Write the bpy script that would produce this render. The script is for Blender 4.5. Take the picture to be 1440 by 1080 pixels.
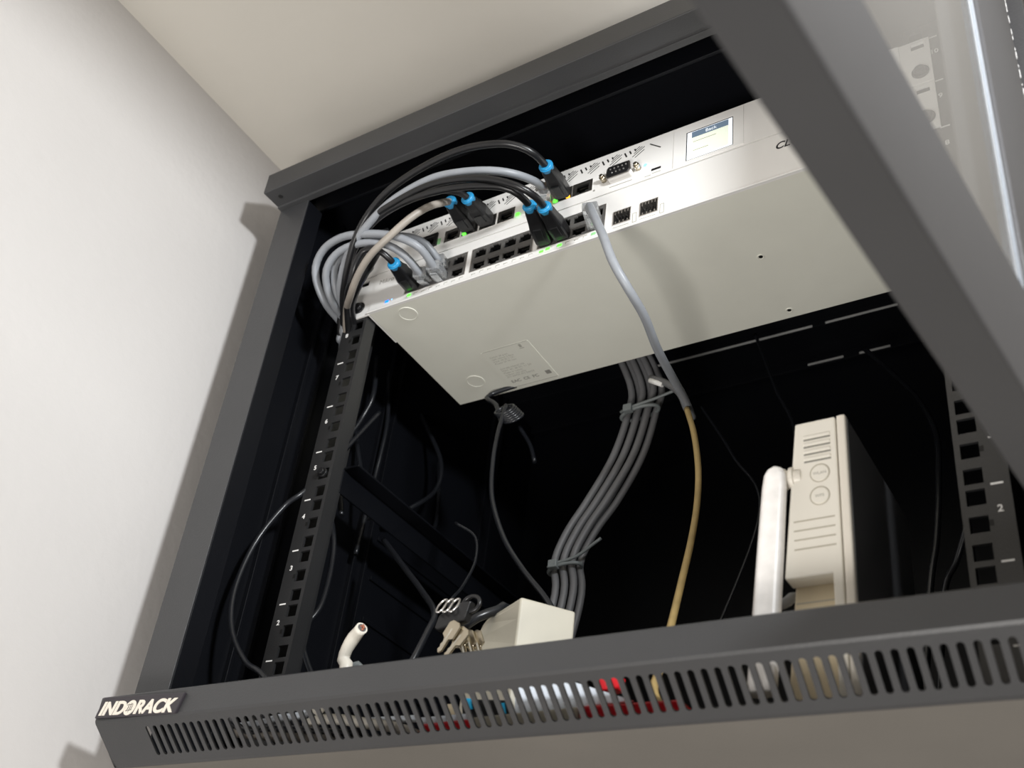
import bpy, bmesh, math, random
from mathutils import Vector, Matrix
random.seed(7)
D = bpy.data
for o in list(D.objects): D.objects.remove(o, do_unlink=True)
SC = bpy.context.scene
COL = SC.collection
S = 0.001            # all lengths below are millimetres
# ------------------------------------------------------------------ camera
cam = D.cameras.new('camera'); camo = D.objects.new('camera', cam); COL.objects.link(camo)
Rm = [[0.8270242, 0.5452985, 0.1366766], [-0.2061882, 0.5204114, -0.8286486], [-0.5229888, 0.6571313, 0.5428269]]
camo.matrix_world = Matrix(((Rm[0][0], -Rm[1][0], -Rm[2][0], 321.296*S),
                            (Rm[0][1], -Rm[1][1], -Rm[2][1], -544.228*S),
                            (Rm[0][2], -Rm[1][2], -Rm[2][2], -241.635*S), (0, 0, 0, 1)))
cam.sensor_fit = 'HORIZONTAL'; cam.sensor_width = 36.0
cam.lens = 1594.268/1440*36
cam.shift_x = (720-636.685)/1440; cam.shift_y = (609.052-540)/1440
cam.clip_start = 0.01; cam.clip_end = 50
cam.dof.use_dof = True; cam.dof.focus_distance = 0.80; cam.dof.aperture_fstop = 10.5
SC.camera = camo
# ------------------------------------------------------------------ world + lights
w = D.worlds.new('world'); SC.world = w; w.use_nodes = True
bg = w.node_tree.nodes['Background']; bg.inputs[0].default_value = (1.0, 0.955, 0.89, 1); bg.inputs[1].default_value = 0.33
def area(name, loc, target, size, power, color, shape='DISK', size_y=None):
    l = D.lights.new(name, 'AREA'); l.shape = shape; l.size = size*S; l.energy = power; l.color = color
    if size_y: l.size_y = size_y*S
    o = D.objects.new(name, l); COL.objects.link(o); o.location = Vector(loc)*S
    o.rotation_euler = (Vector(target)-Vector(loc)).to_track_quat('-Z', 'Y').to_euler()
    return o
lamp = area('side_lamp_light', (610, -470, 315), (-330, -130, 215), 85, 4.3, (0.97, 0.98, 1.0))
lamp.data.spread = math.radians(105)
fill = area('front_low_light', (180, -960, -900), (20, 0, 300), 380, 11.5, (1.0, 0.97, 0.93))
vs = SC.view_settings
SC.display_settings.display_device = 'sRGB'
vs.view_transform = 'Standard'; vs.look = 'None'; vs.gamma = 1; vs.use_curve_mapping = False
vs.exposure = 0.0

# ------------------------------------------------------------------ materials
def mat(name, col, rough=0.5, metal=0.0, bump=0.0, bscale=400.0, vary=0.0, emit=0.0, spec=0.5, vscale=30.0, coat=0.0, trans=0.0):
    m = D.materials.new(name); m.use_nodes = True; nt = m.node_tree; b = nt.nodes['Principled BSDF']
    b.inputs['Base Color'].default_value = (*col, 1); b.inputs['Roughness'].default_value = rough
    b.inputs['Metallic'].default_value = metal; b.inputs['Specular IOR Level'].default_value = spec
    b.inputs['Coat Weight'].default_value = coat; b.inputs['Transmission Weight'].default_value = trans
    tc = nt.nodes.new('ShaderNodeTexCoord')
    if vary:
        n = nt.nodes.new('ShaderNodeTexNoise'); n.inputs['Scale'].default_value = vscale; n.inputs['Detail'].default_value = 3
        nt.links.new(tc.outputs['Object'], n.inputs['Vector'])
        r = nt.nodes.new('ShaderNodeValToRGB')
        r.color_ramp.elements[0].color = (*[c*(1-vary) for c in col], 1); r.color_ramp.elements[1].color = (*[min(1, c*(1+vary)) for c in col], 1)
        r.color_ramp.elements[0].position = 0.3; r.color_ramp.elements[1].position = 0.7
        nt.links.new(n.outputs['Fac'], r.inputs['Fac']); nt.links.new(r.outputs['Color'], b.inputs['Base Color'])
    if bump:
        n2 = nt.nodes.new('ShaderNodeTexNoise'); n2.inputs['Scale'].default_value = bscale; n2.inputs['Detail'].default_value = 4
        nt.links.new(tc.outputs['Object'], n2.inputs['Vector'])
        bn = nt.nodes.new('ShaderNodeBump'); bn.inputs['Strength'].default_value = bump; bn.inputs['Distance'].default_value = 0.0006
        nt.links.new(n2.outputs['Fac'], bn.inputs['Height']); nt.links.new(bn.outputs['Normal'], b.inputs['Normal'])
    if emit:
        b.inputs['Emission Color'].default_value = (*col, 1); b.inputs['Emission Strength'].default_value = emit
    return m
M = {}
M['wall'] = mat('white_plaster', (0.63, 0.605, 0.588), 0.85, bump=0.6, bscale=90, vary=0.03, vscale=5)
M['ceil'] = mat('ceiling_plaster', (0.70, 0.665, 0.60), 0.85, bump=0.5, bscale=60, vary=0.04, vscale=5)
M['paint'] = mat('charcoal_powder_coat', (0.050, 0.050, 0.052), 0.42, bump=0.25, bscale=900, vary=0.06, vscale=12)
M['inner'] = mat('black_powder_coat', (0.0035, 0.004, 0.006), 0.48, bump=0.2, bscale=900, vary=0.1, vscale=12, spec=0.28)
M['rail'] = mat('rail_powder_coat', (0.018, 0.018, 0.019), 0.42, bump=0.2, bscale=900, vary=0.06, spec=0.8)
M['under'] = mat('underside_reflection_coat', (0.15, 0.138, 0.12), 0.5, bump=0.25, bscale=700, vary=0.08, vscale=9)  # cabinet coat lightened: the beige wall's reflection is put into the colour
M['print'] = mat('white_print', (0.85, 0.84, 0.82), 0.6, vary=0.02)
M['badge'] = mat('badge_plate', (0.035, 0.03, 0.036), 0.3, vary=0.05)
M['ivory'] = mat('badge_letter', (0.86, 0.79, 0.69), 0.4, vary=0.02)
M['chassis'] = mat('white_chassis_paint', (0.79, 0.785, 0.70), 0.5, bump=0.08, bscale=700, vary=0.015)
M['faceplate'] = mat('white_faceplate', (0.87, 0.855, 0.83), 0.42, vary=0.015)
M['tick'] = mat('grey_print', (0.30, 0.29, 0.26), 0.7, vary=0.05)
M['tick2'] = mat('light_grey_print', (0.42, 0.41, 0.36), 0.7, vary=0.05)
M['black'] = mat('black_plastic', (0.010, 0.010, 0.011), 0.35, vary=0.1)
M['cavity'] = mat('port_interior', (0.004, 0.004, 0.004), 0.5, vary=0.1)
M['portgrey'] = mat('port_housing', (0.11, 0.105, 0.10), 0.5, vary=0.08)
M['steel'] = mat('bright_steel', (0.72, 0.70, 0.68), 0.28, metal=1.0, vary=0.05)
M['brass'] = mat('brass_contact', (0.55, 0.49, 0.38), 0.3, metal=1.0, vary=0.05)
M['cblack'] = mat('black_cable_jacket', (0.010, 0.010, 0.011), 0.33, vary=0.1)
M['cthin'] = mat('thin_black_cord', (0.012, 0.013, 0.016), 0.3, vary=0.1)
M['cgrey'] = mat('grey_cable_jacket', (0.29, 0.305, 0.33), 0.42, vary=0.05, vscale=80)
M['cbeige'] = mat('beige_grey_cable_jacket', (0.34, 0.305, 0.265), 0.45, vary=0.06, vscale=80)
M['cback'] = mat('dusty_grey_cable_jacket', (0.13, 0.13, 0.135), 0.5, vary=0.08)
M['yellow'] = mat('ochre_cable_jacket', (0.42, 0.30, 0.12), 0.5, vary=0.12, vscale=60)
M['white_cable'] = mat('cream_cable_jacket', (0.72, 0.68, 0.60), 0.45, vary=0.04)
M['copper'] = mat('copper_core', (0.55, 0.22, 0.14), 0.4, metal=0.6, vary=0.1)
M['blue'] = mat('blue_clip', (0.02, 0.28, 0.56), 0.4, vary=0.05)
M['clear'] = mat('clear_plug_plastic', (0.86, 0.88, 0.90), 0.08, trans=0.75, vary=0.02)
M['cream'] = mat('cream_router_plastic', (0.90, 0.865, 0.78), 0.40, bump=0.05, vary=0.015)
M['cream2'] = mat('router_lid_plastic', (0.86, 0.81, 0.72), 0.40, vary=0.015)
M['lidshade'] = mat('shaded_lid_plastic', (0.10, 0.102, 0.108), 0.5, bump=0.1, vary=0.03)  # cream lid plastic in shade, the shade put into the colour
M['dusty'] = mat('antenna_plastic', (0.86, 0.83, 0.80), 0.38, vary=0.06, vscale=140)
M['groove'] = mat('groove_grey', (0.50, 0.46, 0.38), 0.6, vary=0.05)
M['adapter'] = mat('ivory_adapter_plastic', (0.56, 0.525, 0.43), 0.45, bump=0.05, vary=0.02)
M['red'] = mat('red_plastic', (0.85, 0.012, 0.025), 0.35, vary=0.15, vscale=40)
M['paper'] = mat('pale_blue_white_card', (0.80, 0.86, 0.95), 0.6, vary=0.02)
M['cyan'] = mat('cyan_print', (0.02, 0.42, 0.75), 0.5, vary=0.03)
M['beigebox'] = mat('beige_plastic', (0.72, 0.62, 0.44), 0.5, vary=0.03)
M['tie'] = mat('pale_grey_tie', (0.15, 0.165, 0.165), 0.5, vary=0.05)
M['green_led'] = mat('green_led', (0.10, 1.0, 0.05), 0.4, emit=2.2)
M['green_off'] = mat('pale_green_led', (0.35, 0.75, 0.35), 0.4, vary=0.05)
M['orange_led'] = mat('amber_led', (1.0, 0.42, 0.02), 0.4, emit=2.2)
M['blue_led'] = mat('blue_led', (0.005, 0.12, 1.0), 0.4, emit=3.5)
M['blue_led2'] = mat('bright_blue_led', (0.10, 0.35, 1.0), 0.4, emit=4.0)
M['white_led'] = mat('white_led', (0.75, 0.85, 1.0), 0.4, emit=30.0)
M['screen'] = mat('lit_screen', (0.72, 0.76, 0.64), 0.3, emit=0.6)
M['screenw'] = mat('lit_screen_margin', (0.80, 0.84, 0.88), 0.3, emit=0.7)
M['slate'] = mat('lit_screen_header', (0.10, 0.14, 0.19), 0.3, emit=0.9)
M['ext'] = mat('painted_rear_light', (0.55, 0.55, 0.54), 0.5, vary=0.05)  # light at the rear of the roof, as a pale colour
# thin tinted glass: transparent mixed with a mirror reflection by Fresnel
def glass_mat():
    m = D.materials.new('tinted_door_glass'); m.use_nodes = True; nt = m.node_tree
    for n in list(nt.nodes): nt.nodes.remove(n)
    out = nt.nodes.new('ShaderNodeOutputMaterial'); mix = nt.nodes.new('ShaderNodeMixShader')
    t = nt.nodes.new('ShaderNodeBsdfTransparent'); t.inputs[0].default_value = (0.93, 0.94, 0.94, 1)
    g = nt.nodes.new('ShaderNodeBsdfGlossy'); g.inputs['Roughness'].default_value = 0.02
    noi = nt.nodes.new('ShaderNodeTexNoise'); noi.inputs['Scale'].default_value = 25
    tc = nt.nodes.new('ShaderNodeTexCoord'); nt.links.new(tc.outputs['Object'], noi.inputs['Vector'])
    mp = nt.nodes.new('ShaderNodeMapRange'); mp.inputs[3].default_value = 0.0; mp.inputs[4].default_value = 0.03
    nt.links.new(noi.outputs['Fac'], mp.inputs[0]); nt.links.new(mp.outputs[0], g.inputs['Roughness'])
    f = nt.nodes.new('ShaderNodeFresnel'); f.inputs[0].default_value = 1.75
    geo = nt.nodes.new('ShaderNodeNewGeometry'); inv = nt.nodes.new('ShaderNodeMath'); inv.operation = 'SUBTRACT'; inv.inputs[0].default_value = 1.0
    nt.links.new(geo.outputs['Backfacing'], inv.inputs[1]); mu = nt.nodes.new('ShaderNodeMath'); mu.operation = 'MULTIPLY'   # rays leaving the pane pass straight on
    nt.links.new(f.outputs[0], mu.inputs[0]); nt.links.new(inv.outputs[0], mu.inputs[1]); nt.links.new(mu.outputs[0], mix.inputs[0]); nt.links.new(t.outputs[0], mix.inputs[1]); nt.links.new(g.outputs[0], mix.inputs[2])
    d = nt.nodes.new('ShaderNodeBsdfDiffuse'); d.inputs[0].default_value = (0.5, 0.48, 0.45, 1)
    mix2 = nt.nodes.new('ShaderNodeMixShader'); mix2.inputs[0].default_value = 0.09     # dust film
    nt.links.new(mix.outputs[0], mix2.inputs[1]); nt.links.new(d.outputs[0], mix2.inputs[2])
    nt.links.new(mix2.outputs[0], out.inputs[0])
    return m
M['glass'] = glass_mat()
M['edge'] = mat('polished_glass_edge', (0.12, 0.145, 0.18), 0.3, vary=0.2, vscale=200)
M['edge2'] = mat('bright_glass_arris', (0.36, 0.38, 0.40), 0.35, vary=0.02)

# ------------------------------------------------------------------ mesh helpers (mm in)
def lerp(a, b, t): return a+(b-a)*t
class MB:
    def __init__(s): s.v = []; s.f = []; s.sm = []
    def add(s, vs_, fs, smooth=False):
        b = len(s.v); s.v += [tuple(v) for v in vs_]
        for f in fs: s.f.append([b+i for i in f]); s.sm.append(smooth)
        return s
    def box(s, x0, x1, y0, y1, z0, z1, M4=None):
        vs_ = [(x0, y0, z0), (x1, y0, z0), (x1, y1, z0), (x0, y1, z0), (x0, y0, z1), (x1, y0, z1), (x1, y1, z1), (x0, y1, z1)]
        if M4 is not None: vs_ = [M4 @ Vector(v) for v in vs_]
        return s.add(vs_, [(3, 2, 1, 0), (4, 5, 6, 7), (0, 1, 5, 4), (1, 2, 6, 5), (2, 3, 7, 6), (3, 0, 4, 7)])
    def prism(s, prof, x0, x1, cap=True):          # prof = [(y,z)] closed, extruded along x
        n = len(prof); vs_ = [(x0, y, z) for y, z in prof]+[(x1, y, z) for y, z in prof]
        fs = [(i, (i+1) % n, n+(i+1) % n, n+i) for i in range(n)]
        if cap: fs += [list(range(n))[::-1], list(range(n, 2*n))]
        return s.add(vs_, fs)
    def extrude(s, pts, d, M4=None):               # planar polygon pts (3D) extruded by vector d
        n = len(pts); a = [Vector(q) for q in pts]; b = [q+Vector(d) for q in a]; vs_ = a+b
        if M4 is not None: vs_ = [M4 @ v for v in vs_]
        return s.add(vs_, [(i, (i+1) % n, n+(i+1) % n, n+i) for i in range(n)]+[list(range(n))[::-1], list(range(n, 2*n))])
    def tube(s, pts, r, n=10, cap=True, closed=False):
        pts = [Vector(q) for q in pts]; m = len(pts); rs = r if isinstance(r, (list, tuple)) else [r]*m
        t0 = (pts[1]-pts[0]).normalized(); up = Vector((0, 0, 1)) if abs(t0.z) < .9 else Vector((1, 0, 0))
        nrm = t0.cross(up).normalized(); vs_ = []; prev = t0
        for i in range(m):
            if closed: t = (pts[(i+1) % m]-pts[i-1]).normalized()
            else: t = (pts[min(i+1, m-1)]-pts[max(i-1, 0)]).normalized()
            ax = prev.cross(t)
            if ax.length > 1e-7: nrm = Matrix.Rotation(prev.angle(t), 3, ax.normalized()) @ nrm
            nrm = (nrm-t*nrm.dot(t)).normalized(); b = t.cross(nrm); prev = t
            for k in range(n):
                a = 2*math.pi*k/n; vs_.append(pts[i]+(nrm*math.cos(a)+b*math.sin(a))*rs[i])
        fs = []
        for i in range(m if closed else m-1):
            j = (i+1) % m
            for k in range(n): fs.append((i*n+k, i*n+(k+1) % n, j*n+(k+1) % n, j*n+k))
        s.add(vs_, fs, True)
        if cap and not closed:
            b0 = len(s.v)-len(vs_); s.f.append([b0+k for k in range(n)][::-1]); s.sm.append(False)
            s.f.append([b0+(m-1)*n+k for k in range(n)]); s.sm.append(False)
        return s
    def cyl(s, p0, p1, r0, r1=None, n=20): return s.tube([p0, p1], [r0, r0 if r1 is None else r1], n)
    def loft(s, secs, smooth=False):               # list of equal-length loops, capped
        n = len(secs[0]); vs_ = [v for sec in secs for v in sec]; fs = []
        for i in range(len(secs)-1):
            for k in range(n): fs.append((i*n+k, i*n+(k+1) % n, (i+1)*n+(k+1) % n, (i+1)*n+k))
        fs += [list(range(n))[::-1], [(len(secs)-1)*n+k for k in range(n)]]
        return s.add(vs_, fs, smooth)
    def panel(s, x0, x1, z0, z1, y0, y1, holes):    # vertical plate facing -y with rectangular holes
        xs = sorted({x0, x1, *[h[0] for h in holes], *[h[1] for h in holes]}); zs = sorted({z0, z1, *[h[2] for h in holes], *[h[3] for h in holes]})
        def solid(i, j):
            if i < 0 or j < 0 or i >= len(xs)-1 or j >= len(zs)-1: return False
            cx = (xs[i]+xs[i+1])/2; cz = (zs[j]+zs[j+1])/2
            return not any(h[0] < cx < h[1] and h[2] < cz < h[3] for h in holes)
        for i in range(len(xs)-1):
            for j in range(len(zs)-1):
                if not solid(i, j): continue
                a, b, c, d = xs[i], xs[i+1], zs[j], zs[j+1]
                s.add([(a, y0, c), (b, y0, c), (b, y0, d), (a, y0, d), (a, y1, c), (b, y1, c), (b, y1, d), (a, y1, d)],
                      [(0, 1, 2, 3), (7, 6, 5, 4)]+([(3, 0, 4, 7)] if not solid(i-1, j) else [])+([(1, 2, 6, 5)] if not solid(i+1, j) else [])
                      + ([(0, 4, 5, 1)] if not solid(i, j-1) else [])+([(2, 3, 7, 6)] if not solid(i, j+1) else []))
        return s
    def build(s, name, m, parent=None, bevel=0.0, seg=2, label=None, solid=0.0, merge=False):
        off = Vector(parent['_o']) if parent is not None and '_o' in parent else Vector((0, 0, 0))
        me = D.meshes.new(name)
        me.from_pydata([tuple((Vector(v)-off)*S) for v in s.v], [], s.f)
        for i, pgn in enumerate(me.polygons): pgn.use_smooth = s.sm[i]
        bm = bmesh.new(); bm.from_mesh(me)
        if merge or solid: bmesh.ops.remove_doubles(bm, verts=bm.verts, dist=1e-6)
        bmesh.ops.recalc_face_normals(bm, faces=bm.faces); bm.to_mesh(me); bm.free()
        me.materials.append(M[m]); o = D.objects.new(name, me); COL.objects.link(o)
        if parent is not None: o.parent = parent; o['_o'] = list(off)
        else: o['_o'] = [0.0, 0.0, 0.0]
        if solid:
            md = o.modifiers.new('thickness', 'SOLIDIFY'); md.thickness = solid*S; md.offset = -1
        if bevel:
            md = o.modifiers.new('bevel', 'BEVEL'); md.width = bevel*S; md.segments = seg; md.limit_method = 'ANGLE'; md.angle_limit = math.radians(40)
        if label: o['label'] = label
        return o
def tag(o, label, cat, group=None):
    o['label'] = label; o['category'] = cat
    if group: o['group'] = group
    return o
def thing(name, loc, label, cat, group=None):
    o = D.objects.new(name, None); COL.objects.link(o); o.location = Vector(loc)*S; o['_o'] = [float(c) for c in loc]
    o.empty_display_size = 0.02
    return tag(o, label, cat, group)
def struct(name, mb, m): o = mb.build(name, m); o['kind'] = 'structure'; return o
def spline(pts, step=6):
    P = [Vector(q) for q in pts]; out = []
    for i in range(len(P)-1):
        p0 = P[i-1] if i else P[0]*2-P[1]; p1 = P[i]; p2 = P[i+1]; p3 = P[i+2] if i+2 < len(P) else P[-1]*2-P[-2]
        k = max(2, int((p2-p1).length/step))
        for j in range(k):
            t = j/k
            out.append(0.5*((2*p1)+(p2-p0)*t+(2*p0-5*p1+4*p2-p3)*t*t+(3*p1-p0-3*p2+p3)*t*t*t))
    out.append(P[-1]); return out
def flare(mb, xlim, zt, k):
    mb.v = [(x-(zt-z)*k, y, z) if x < xlim else (x, y, z) for x, y, z in mb.v]
    return mb
def text(name, body, size, mtx, m, parent, ext=0.1, shear=0.0, bold=0.0, align='LEFT', sx=1.0):
    c = D.curves.new(name, 'FONT'); c.body = body; c.size = size; c.extrude = ext; c.shear = shear; c.offset = bold; c.align_x = align
    t = D.objects.new(name, c); COL.objects.link(t)
    dg = bpy.context.evaluated_depsgraph_get(); dg.update(); me = D.meshes.new_from_object(t.evaluated_get(dg))
    D.objects.remove(t, do_unlink=True)
    mb = MB(); mb.add([mtx @ Vector((v.co.x*sx, v.co.y, v.co.z)) for v in me.vertices], [list(p_.vertices) for p_ in me.polygons])
    D.meshes.remove(me)
    return mb.build(name, m, parent)
FRONT = Matrix.Rotation(math.radians(90), 4, 'X')            # text facing -y
BELOW = Matrix.Rotation(math.radians(180), 4, 'X')           # text facing -z
def T(x, y, z): return Matrix.Translation((x, y, z))
U = 44.45
# ================================================================== the room
struct('wall_left', MB().box(-366, -356, -3200, 392, -1600, 564), 'wall')
struct('ceiling', MB().box(-366, 2600, -3200, 400, 564, 574), 'ceil')
struct('wall_back', MB().box(-366, 2600, 392, 402, -1600, 564), 'wall')
# ================================================================== the cabinet
cab = thing('server_cabinet', (0, 165, -48.5), 'charcoal wall-mounted server cabinet with a slotted bottom beam and its glass door open', 'server cabinet')
# bottom beam: solid upper part + slotted sloping face
YF, YB = -84.0, -60.0
bb = MB()
bb.add([(-302, YB+2, -9.5), (302, YB+2, -9.5), (302, YF+1, -9.5), (-302, YF+1, -9.5)], [(0, 1, 2, 3)])
bb.add([(-302, YF+1, -9.5), (302, YF+1, -9.5), (302, YF, -10.5), (-302, YF, -10.5)], [(0, 1, 2, 3)])
bb.add([(-302, YF, -10.5), (302, YF, -10.5), (302, YF, -26.3), (-302, YF, -26.3)], [(0, 1, 2, 3)])
bb.add([(-302, YF, -26.3), (302, YF, -26.3), (302, -83, -27.9), (-302, -83, -27.9)], [(0, 1, 2, 3)])
P0 = Vector((0, -83, -27.9)); P1 = Vector((0, -58.6, -47.6)); tv = (P1-P0); LEN = tv.length; tv.normalize()
def sl(x, t): q = P0+tv*t; return (x, q.y, q.z)
NS = 79; PIT = 6.593; X0 = -255.9; HW = 1.75; ta, tb = 5.0+HW, 26.0-HW
xa = X0-PIT/2; xb = X0+PIT*(NS-1)+PIT/2
bb.add([sl(-302, 0), sl(xa, 0), sl(xa, ta), sl(xa, tb), sl(xa, LEN), sl(-302, LEN)], [(0, 1, 2, 3, 4, 5)])
bb.add([sl(xb, 0), sl(302, 0), sl(302, LEN), sl(xb, LEN), sl(xb, tb), sl(xb, ta)], [(0, 1, 2, 3, 4, 5)])
for i in range(NS):
    cx = X0+PIT*i; h = PIT/2; N = 8
    inn = [(cx+HW*math.cos(a), ta-HW*math.sin(a)) for a in [math.pi*k/N for k in range(N+1)]]
    out = [(cx+h, ta), (cx+h, ta/2), (cx+h, 0), (cx+h/2, 0), (cx, 0), (cx-h/2, 0), (cx-h, 0), (cx-h, ta/2), (cx-h, ta)]
    inn += [(cx-HW*math.cos(a), tb+HW*math.sin(a)) for a in [math.pi*k/N for k in range(N+1)]]
    e = LEN; out += [(cx-h, tb), (cx-h, (tb+e)/2), (cx-h, e), (cx-h/2, e), (cx, e), (cx+h/2, e), (cx+h, e), (cx+h, (tb+e)/2), (cx+h, tb)]
    n = len(inn)
    bb.add([sl(*q) for q in inn]+[sl(*q) for q in out], [(k, (k+1) % n, n+(k+1) % n, n+k) for k in range(n)])
bb.add([sl(-302, LEN), sl(302, LEN), (302, -56.5, -48.5), (-302, -56.5, -48.5)], [(0, 1, 2, 3)])
prof = [(YB+2, -9.5), (YF+1, -9.5), (YF, -10.5), (YF, -26.3), (-83, -27.9), (-58.6, -47.6), (-56.5, -48.5), (YB+2, -48.5)]
for sx in (-302, 302): bb.add([(sx, y, z) for y, z in prof], [list(range(len(prof)))])
bb.build('bottom_beam', 'paint', cab, solid=1.2)
# top beam
tp = [(YF, 460.6), (YF+.8, 460), (-64.6, 460.6), (-64.6, 459.2), (-58.6, 459.2), (-58.6, 462), (-57.4, 462), (-57.4, 503), (-60, 502), (-82.5, 484), (YF, 482.5)]
MB().prism(tp, -302, 302).build('top_beam', 'paint', cab, bevel=.5)
MB().cyl((-290, -74, 460.9), (-290, -74, 459.9), 2.2, n=16).build('screw_hole', 'cavity', cab)
# stiles
for sgn, nm in ((-1, 'left_stile'), (1, 'right_stile')):
    a, b = sorted((sgn*302, sgn*269)); i0, i1 = sorted((sgn*269, sgn*271.5)); o0, o1 = sorted((sgn*302, sgn*300))
    st = MB().box(a, b, -60, -58.5, -9.5, 460).box(o0, o1, -58.5, -38, -9.5, 460)
    ST = st.build(nm, 'paint', cab, bevel=.5)
    MB().box(i0, i1, -58.4, -40, -9.5, 460).build('shaded_stile_return', 'inner', ST, bevel=.4)  # interior black instead of the stile's coat: shade put into the colour
# body panels
for sgn in (-1, 1):
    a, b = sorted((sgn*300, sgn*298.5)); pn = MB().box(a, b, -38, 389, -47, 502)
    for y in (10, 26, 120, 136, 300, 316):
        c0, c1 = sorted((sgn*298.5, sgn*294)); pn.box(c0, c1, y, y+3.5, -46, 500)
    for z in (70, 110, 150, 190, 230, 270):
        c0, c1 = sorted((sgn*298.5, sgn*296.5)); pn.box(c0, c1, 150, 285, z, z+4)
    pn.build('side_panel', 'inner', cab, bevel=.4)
MB().box(-300, 300, -56, 389, -48.5, -47).build('bottom_panel', 'under', cab)
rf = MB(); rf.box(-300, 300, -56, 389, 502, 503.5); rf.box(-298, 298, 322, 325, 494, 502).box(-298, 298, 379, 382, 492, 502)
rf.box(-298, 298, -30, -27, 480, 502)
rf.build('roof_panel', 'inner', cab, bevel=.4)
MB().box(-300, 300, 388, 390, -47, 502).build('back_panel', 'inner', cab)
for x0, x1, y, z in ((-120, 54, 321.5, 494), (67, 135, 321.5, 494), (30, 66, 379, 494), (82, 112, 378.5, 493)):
    MB().box(x0, x1, y-1.2, y, z-.5, z+1.2).build('roof_flange_light', 'ext', cab, label='edge of the inner roof flange, the light on it painted pale')  # pale bars: light along the roof flange put into the colour
# mounting rails
def number(n): return str(n)
for sgn in (-1, 1):
    holes = []
    for k in range(11):
        for dz in (6.35, 22.225, 38.1):
            z = k*U+dz
            if z > 455: continue
            holes.append((sgn*232.5-4.7, sgn*232.5+4.7, z-4.7, z+4.7))
    xi, xo = sgn*224.8, sgn*249.5
    rl = MB(); rl.panel(min(xi, xo), max(xi, xo), -46, 460, 0, 2, holes)
    a, b = sorted((xo, sgn*247.5)); rl.box(a, b, 2, 38, -46, 460)
    a, b = sorted((xi, sgn*226.8)); rl.box(a, b, 2, 12, -46, 460)
    for k in range(10):
        z = k*U+22.225; x = sgn*(232.5+5.6)
        rl_n = None
    R_ = rl.build('mounting_rail', 'rail', cab)
    for k in range(0, 11):
        a, b = sorted((sgn*240.2, sgn*246.2)); MB().box(a, b, -.15, 0, k*U-.55, k*U+.55).build('unit_tick', 'print', R_)
    for k in range(10):
        z = k*U+22.225; x = sgn*237.2; dx = sgn*2.2
        MB().box(min(x, x+dx), max(x, x+dx), -.12, 0.0, z-1.7, z+1.7).build('hole_notch', 'cavity', R_)
    for k in range(1, 11):
        text('unit_number', number(k), 5.6, T(sgn*243.2, -.05, k*U-16.6) @ FRONT, 'print', R_, ext=.08, bold=.12, align='CENTER')
# clamp screws on the left rail
for (x, z) in ((-232.5, 4*U+38.1-15.9),):
    MB().cyl((x, -2.5, z), (x, 0, z), 4.2).cyl((x, -5, z), (x, -2.5, z), 3.0).build('cage_screw', 'black', cab, bevel=.4)
# depth-wise support arms
for z in (218,):
    MB().box(-249, -247, 36, 388, z-12, z+12).box(-247, -232, 36, 388, z+10, z+12).build('support_arm', 'inner', cab, bevel=.5)
    MB().box(247, 249, 36, 388, z-12, z+12).box(232, 247, 36, 388, z+10, z+12).build('support_arm', 'inner', cab, bevel=.5)
# name plate
bd = MB(); bd.extrude([(-301, -86.2, -24.9), (-224.6, -86.2, -28.6+1.2), (-220.4, -86.2, -14.2), (-297.5, -86.2, -10.9)], (0, 2.2, 0))
BDG = bd.build('name_plate', 'badge', cab, bevel=.5)
ang = math.atan2(-28+25.4, 76)
bmx = T(-298.2, -86.2, -23.2) @ Matrix.Rotation(-ang*0-math.radians(0), 4, 'Y') @ Matrix.Rotation(math.radians(2.6), 4, 'Y') @ FRONT
text('lettering', 'IND', 12.4, bmx @ T(.5, 0, 0), 'ivory', BDG, ext=.5, shear=.28, bold=.40, sx=1.08)
text('lettering', 'RACK', 12.4, bmx @ T(34.2, 0, 0), 'ivory', BDG, ext=.5, shear=.28, bold=.40, sx=1.10)
gl = MB(); gl.extrude([((30.0+4.9*math.cos(a)+1.3*math.sin(a)), 4.0+5.0*math.sin(a), 0) for a in [math.pi*k/12 for k in range(24)]], (0, 0, .5), bmx)
gl.build('globe_emblem', 'ivory', BDG)
gl = MB()
for ofs, hh in ((-1.4, 2.6), (.4, 3.4), (2.0, 2.2)):
    gl.extrude([(29.6+ofs+.25*hh*q, 4.0+hh*q, .5) for q in (-1, 0, 1)]+[(29.6+ofs+.35+.25*hh*q*.8+(.3 if q == 0 else 0), 4.0+hh*q*.8, .5) for q in (1, 0, -1)], (0, 0, .08), bmx)
for q in (-2.2, 1.6):
    gl.extrude([(26.6, 4.0+q, .5), (32.4, 4.0+q+.6, .5), (32.4, 4.0+q+.95, .5), (26.6, 4.0+q+.3, .5)], (0, 0, .08), bmx)
gl.build('globe_lines', 'badge', BDG)
# the open door
dd = Vector((-0.0985, -0.99514, 0)); dn = Vector((0.99514, -0.0985, 0))
def DR(s_, n_, z): q = Vector((295.5, -92, 0))+dd*s_+dn*n_; return (q.x, q.y, z)
def dbox(mb, s0, s1, n0, n1, z0, z1):
    vs_ = [DR(s_, n_, z) for z in (z0, z1) for s_, n_ in ((s0, n0), (s1, n0), (s1, n1), (s0, n1))]
    return mb.add(vs_, [(3, 2, 1, 0), (4, 5, 6, 7), (0, 1, 5, 4), (1, 2, 6, 5), (2, 3, 7, 6), (3, 0, 4, 7)])
df = MB()
dbox(df, 0, 580, -19, 0, 0, 65)             # bottom rail
dbox(df, 0, 580, -19, 0, 390, 455)          # top rail
dbox(df, 0, 73, -19, 0, 65, 390)            # hinge stile
dbox(df, 520, 580, -19, 0, 65, 390)         # latch stile
DOOR = df.build('door', 'paint', cab, bevel=1.2, label='open cabinet door with charcoal frame around tinted glass')
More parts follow.
